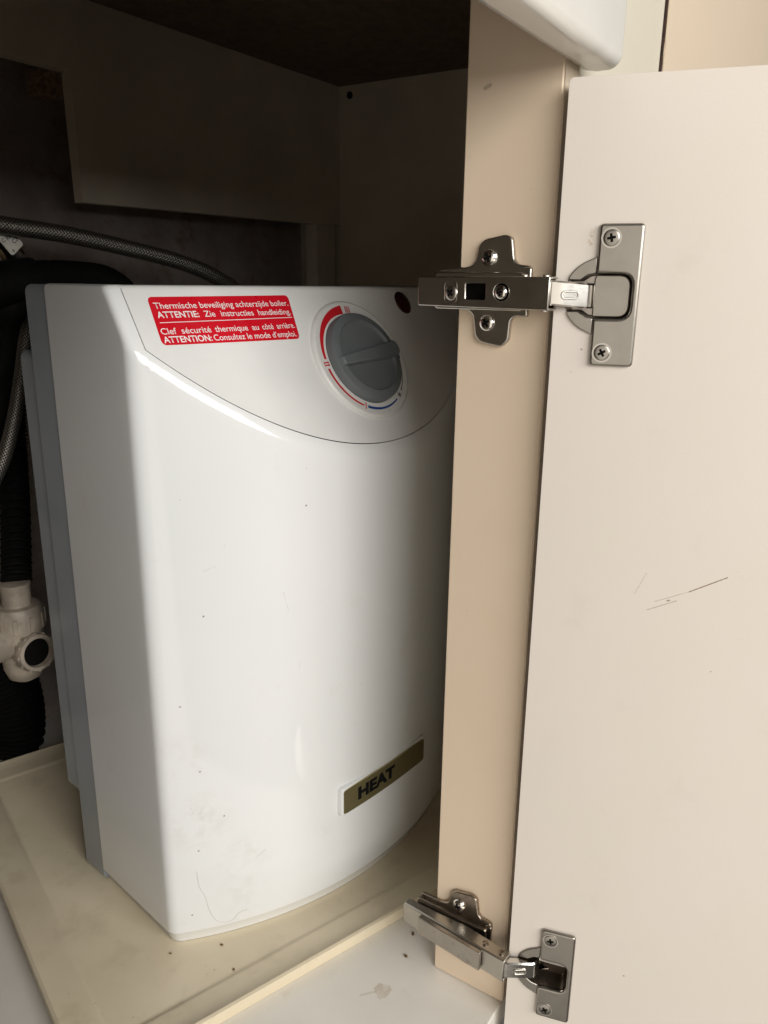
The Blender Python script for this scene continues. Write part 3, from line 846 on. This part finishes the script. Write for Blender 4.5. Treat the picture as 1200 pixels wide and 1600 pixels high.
# badge
tr = lambda deg: RR * math.sin(math.radians(deg + 7))
ba0, ba1 = tr(-17.35) - .0030, tr(3.35) - .0032
bm = bmesh.new(); nA = 24
ol = rrect(0, 1, 0, 1, .06, 4)
def bdg(a, z, d):
    p = Vector((a, -math.sqrt((RR + d) ** 2 - a * a), z)); return bw(p.x, p.y, p.z)
BM_ = (tr(-17.35) + tr(3.35)) / 2
def bpl(a, z, d):
    x = a - BM_; return bw(a, -(RR + .0006 + d) + BM_ * BM_ / (2 * RR) * .9 + BM_ * x / RR + x * x / (2 * .60), z)
bz0, bz1 = -.3736, -.3536
r_ = .0022
cols = []
for k in range(nA + 1):
    a = ba0 + (ba1 - ba0) * k / nA
    cols.append(a)
cols = sorted(cols + [ba0 + .0003, ba0 + .001, ba1 - .0003, ba1 - .001])
pr = None
for a in cols:
    d_ = min(a - ba0, ba1 - a); cut = r_ - math.sqrt(max(0, r_ * r_ - (r_ - d_) ** 2)) if d_ < r_ else 0
    cur = [bm.verts.new(bpl(a, z, dd)) for z, dd in ((bz0 + cut, -.0005), (bz0 + cut, .0007), (bz0 + cut + .0003, .0010), (bz1 - cut - .0003, .0010), (bz1 - cut, .0007), (bz1 - cut, -.0005))]
    if pr:
        for k in range(5): bm.faces.new([pr[k], pr[k + 1], cur[k + 1], cur[k]])
    else: bm.faces.new(cur)
    pr = cur
bm.faces.new(pr[::-1])
badge = obj('badge', bm, MT['badge'], root, smooth=40, label='olive metallic badge with black capitals')
bm = text_bm('HEAT', lambda a, b, d: bpl(a, b, .00108), tr(-5.2) - tr(-14.2), .0092, tr(-14.2) - .0030, -.3672, .055)
obj('lettering', bm, MT['black'], badge, smooth=0)
bm = bmesh.new()
o_ = rrect(ba0 - .0011, ba1 + .0011, bz0 - .0011, bz1 + .0011, .0030, 5)
n_ = len(o_)
lay = []
for k_, dd in ((.0010, -.0060), (.0006, -.0002), (0, .0004), (-.0006, .0006)):
    lay.append([bm.verts.new(bpl(a + (k_ if a > BM_ else -k_), z + (k_ if z > (bz0 + bz1) / 2 else -k_), dd)) for a, z in o_])
for A, Bq in zip(lay, lay[1:]):
    for k in range(n_): bm.faces.new([A[k], A[(k + 1) % n_], Bq[(k + 1) % n_], Bq[k]])
# face of the mount in strips so that it keeps the curve
half = sorted(set(round(a, 6) for a, z in o_))
bm.faces.new(lay[-1])
obj('badge_mount', bm, MT['white'], root, smooth=40)

# hair stuck to the front
hp = []
for ang, z in [(-41.26, -.38496), (-41.03, -.3972), (-40.28, -.40592), (-39.76, -.41829), (-38.81, -.42811), (-37.69, -.43124), (-36.42, -.43084), (-35.4, -.4265), (-34.2, -.4250)]:
    a = tr(ang); hp.append(bdg(a, z, .0002))
bm = bmesh.new(); tube(bm, hp, .00008, 5, 6)
tag(obj('hair', bm, simple('brown_hair', (0.50, 0.43, 0.35), .5, bstr=0).m), 'fine brown hair stuck low on the white boiler front', 'hair')

# ------------------------------------------------------------------ plumbing at the left
def hose(name, pts, r, label, cat, group=None):
    bm = bmesh.new(); tube(bm, pts, r, 20, 14, uv=True)
    return tag(obj(name, bm, MT['braid'], smooth=80), label, cat, group)
hose('braided_hose', [at(-60, 338, .60), at(0, 351, .59), at(100, 366, .575), at(200, 388, .56), at(280, 409, .545), at(335, 432, .535), at(375, 462, .53), at(395, 520, .53)], .0066,
     'braided steel hose arching over the boiler top', 'hose', 'braided hoses')
hose('braided_hose', [at(85, 485, .555), at(60, 495, .55), at(43, 520, .545), at(33, 590, .545), at(22, 655, .545), at(5, 718, .545), at(-24, 775, .545), at(-70, 840, .545)], .0052,
     'braided hose curving down beside the grey boiler back', 'hose', 'braided hoses')
# black insulated pipe
pr_ = thing('insulated_pipe', 'thick black insulated pipe lying behind the boiler top', 'pipe', tuple(at(40, 440, .60)))
bm = bmesh.new(); tube(bm, [at(-60, 445, .60), at(0, 438, .60), at(60, 432, .60), at(120, 432, .60), at(168, 440, .595), at(200, 470, .59), at(215, 540, .59)], .0125, 20, 8)
obj('sleeve', bm, MT['rubber'], pr_, smooth=60)
bm = bmesh.new(); tube(bm, [at(-40, 455, .585), at(20, 440, .585), at(50, 436, .585)], .0165, 20, 4)
obj('elbow_socket', bm, MT['rubber'], pr_, smooth=60)
bm = bmesh.new(); tube(bm, [at(10, 440, .60), at(10, 520, .60), at(-5, 600, .60), at(-20, 680, .60)], .022, 20, 6)
obj('down_sleeve', bm, MT['rubber'], pr_, smooth=60)
# corrugated drain hose
bm = bmesh.new()
path = smoothpath([at(18, 560, .63), at(20, 700, .62), at(24, 800, .59), at(26, 908, .56)], 60)
tube(bm, path, lambda L, i: .0105 + .0013 * math.sin(L * 2 * pi / .0035), 20, dense=True)
tag(obj('corrugated_hose', bm, MT['rubber'], smooth=80), 'black corrugated hose running down into the white drain trap', 'hose')
bm = bmesh.new()  # made-up hose, stands in for the blackness under the trap
path = smoothpath([at(-40, 1000, .682), at(0, 1050, .682), at(18, 1095, .682), at(22, 1140, .682), at(16, 1172, .682)], 50)
tube(bm, path, lambda L, i: .0275 + .0016 * math.sin(L * 2 * pi / .006), 24, dense=True)
tag(obj('dark_corner_hose', bm, MT['rubber'], smooth=80), 'added black ribbed hose filling in for the dark corner under the trap', 'hose')
# trap
tc0 = at(26, 940, .56)
trap = thing('drain_trap', 'yellowed white plastic drain trap with an open side outlet, left of the boiler', 'drain trap', tuple(tc0))
k_ = .00050
vz = lambda c_: (lambda a, b, h: c_ + Vector((a, b, h)))
bm = bmesh.new(); lathe(bm, [(.0105, -.020), (.0112, .006), (.0118, .010), (.0100, .0105)], vz(tc0 + Vector((0, 0, .006))), 28)
obj('neck', bm, MT['trap'], trap)
bm = bmesh.new()
prof = [(.0150, -.0140), (.0188, -.0135), (.0190, -.0010), (.0180, .0030), (.0165, .0055), (.0120, .0060)]
lathe(bm, prof, vz(tc0 + Vector((0, 0, -.0080))), 40)
nut = obj('union_nut', bm, MT['trap'], trap)
for q_ in range(10):
    a = 2 * pi * q_ / 10 + .25; bm = bmesh.new()
    prism(bm, rrect(-.0016, .0016, -.0128, -.0005, .0005, 2), [], lambda x, z, d, a=a: tc0 + Vector((math.cos(a) * (.0186 + d) - math.sin(a) * x, math.sin(a) * (.0186 + d) + math.cos(a) * x, z - .008)), 0, .0014)
    obj('rib', bm, MT['trap'], nut, smooth=0)
bm = bmesh.new(); lathe(bm, [(.006, -.046), (.0125, -.042), (.0155, -.034), (.0165, -.016), (.0170, 0)], vz(tc0 + Vector((0, 0, -.0215))), 32)
obj('body', bm, MT['trap'], trap, smooth=50)
bm = bmesh.new(); tube(bm, [at(18, 1000, .56), at(-20, 1012, .56), at(-60, 1010, .56)], .0140, 22, 5)
obj('bend', bm, MT['trap'], trap, smooth=60)
ec = at(60, 1020, .536); ea = (at(62, 1021, .528) - at(28, 1008, .562)).normalized()
ex = ea.cross(Vector((0, 0, 1))).normalized(); ey = ex.cross(ea)
ef = lambda a, b, h: ec + ex * a + ey * b + ea * h
bm = bmesh.new(); lathe(bm, [(.0118, -.026), (.0118, -.0106)], ef, 28, cap=True)
obj('outlet_pipe', bm, MT['trap'], trap)
bm = bmesh.new(); lathe(bm, [(.0130, -.0120), (.0146, -.0115), (.0150, -.0010), (.0143, .0004), (.0118, .0006), (.0112, -.0004), (.0112, -.010), (.0108, -.0102)], ef, 36)
ring_ = obj('outlet_nut', bm, MT['trap'], trap, smooth=40)
for q_ in range(12):
    a = 2 * pi * q_ / 12; bm = bmesh.new()
    prism(bm, rrect(-.0012, .0012, -.0108, -.0014, .0004, 2), [], lambda x, z, d, a=a: ef(math.cos(a) * (.0147 + d) - math.sin(a) * x, math.sin(a) * (.0147 + d) + math.cos(a) * x, z), 0, .0012)
    obj('rib', bm, MT['trap'], ring_, smooth=0)
bm = bmesh.new(); lathe(bm, [(.0110, -.0050), (.0110, -.0044)], ef, 28)
obj('opening', bm, MT['dark'], trap, smooth=0)  # black disc, painting the shade inside the open outlet
# valve with label, at the left edge
va = thing('stop_valve', 'metal stop valve with a cream printed tag at the left edge', 'valve', tuple(at(15, 385, .60)))
A_, B_, C_, D_ = at(-22, 355, .556), at(20, 360, .556), at(38, 378, .556), at(19, 393, .556)
vx = (at(44, 412, .60) - at(-16, 340, .60)).normalized(); vo = Vector((0, -1, 0)); vy = vx.cross(vo).normalized()
vc = at(13, 376, .60)
vm = lambda a, b, d: vc + vx * a + vy * b + vo * d
if vy.x < 0: vm = lambda a, b, d: vc + vx * a - vy * b + vo * d
bm = bmesh.new(); tube(bm, [vm(-.035, .001, -.011), vm(.008, .001, -.011), vm(.0150, .001, -.011)], .0118, 24, 4)
obj('valve_body', bm, MT['chrome'], va, smooth=50)
bm = bmesh.new(); tube(bm, [vm(-.03, -.0165, -.006), vm(.014, -.0165, -.006)], .0040, 16, 3)
obj('spindle', bm, MT['gold'], va, smooth=50)
bm = bmesh.new(); prism(bm, rrect(-.030, .0092, -.0068, .0072, .002, 3), [], vm, .0012, .0020)
lab = obj('tag', bm, MT['label'], va, smooth=0)
bm = bmesh.new()
# lettering runs across the tag
tf = lambda a0, b0: (lambda x, y, d: vm(a0 - y, b0 + x, .0021))
for s_, a0, b0, cap in [('C3', .0040, .0010, .0034), ('KP', -.0010, -.0012, .0034), ('a', .0078, -.0040, .0030), ('C', -.0020, -.0056, .0030)]:
    join_bm(bm, text_bm(s_, tf(a0, b0), None, cap, 0, 0, .01))
obj('lettering', bm, MT['ink'], lab, smooth=0)

# ------------------------------------------------------------------ crumbs
def crumb(p, r, label, seed):
    rnd = random.Random(seed); bm = bmesh.new()
    bmesh.ops.create_icosphere(bm, subdivisions=2, radius=1)
    for v in bm.verts:
        k = rnd.uniform(.55, 1.2); v.co = Vector((v.co.x * r * k * 1.5, v.co.y * r * k, max(-.2, v.co.z) * r * k * .7))
    bmesh.ops.rotate(bm, verts=bm.verts, cent=(0, 0, 0), matrix=Matrix.Rotation(rnd.uniform(0, 3), 3, 'Z'))
    o = obj('crumb', bm, MT['crumb'], smooth=40); o.location = p; o.location.z += r * .14
    return tag(o, label, 'crumb', 'dark crumbs of dirt')
fz = FL + .0003; tz_ = FL + .0038
crumb(Vector((.0161, .2312, fz)), .0012, 'dark oblong crumb on the white floor under the lower hinge arm', 1)
crumb(Vector((-.0034, .2251, fz)), .0012, 'small brown crumb on the white floor between the stain and hinge', 2)
crumb(Vector((-.0941, .3587, tz_)), .0007, 'tiny crumb in the tray just below the front boiler corner', 3)
crumb(Vector((-.0694, .3347, tz_)), .0009, 'long brown crumb in the tray under the boiler front edge', 4)
crumb(Vector((-.0798, .3135, tz_)), .0008, 'brown crumb on the tray bottom near its front rim', 5)
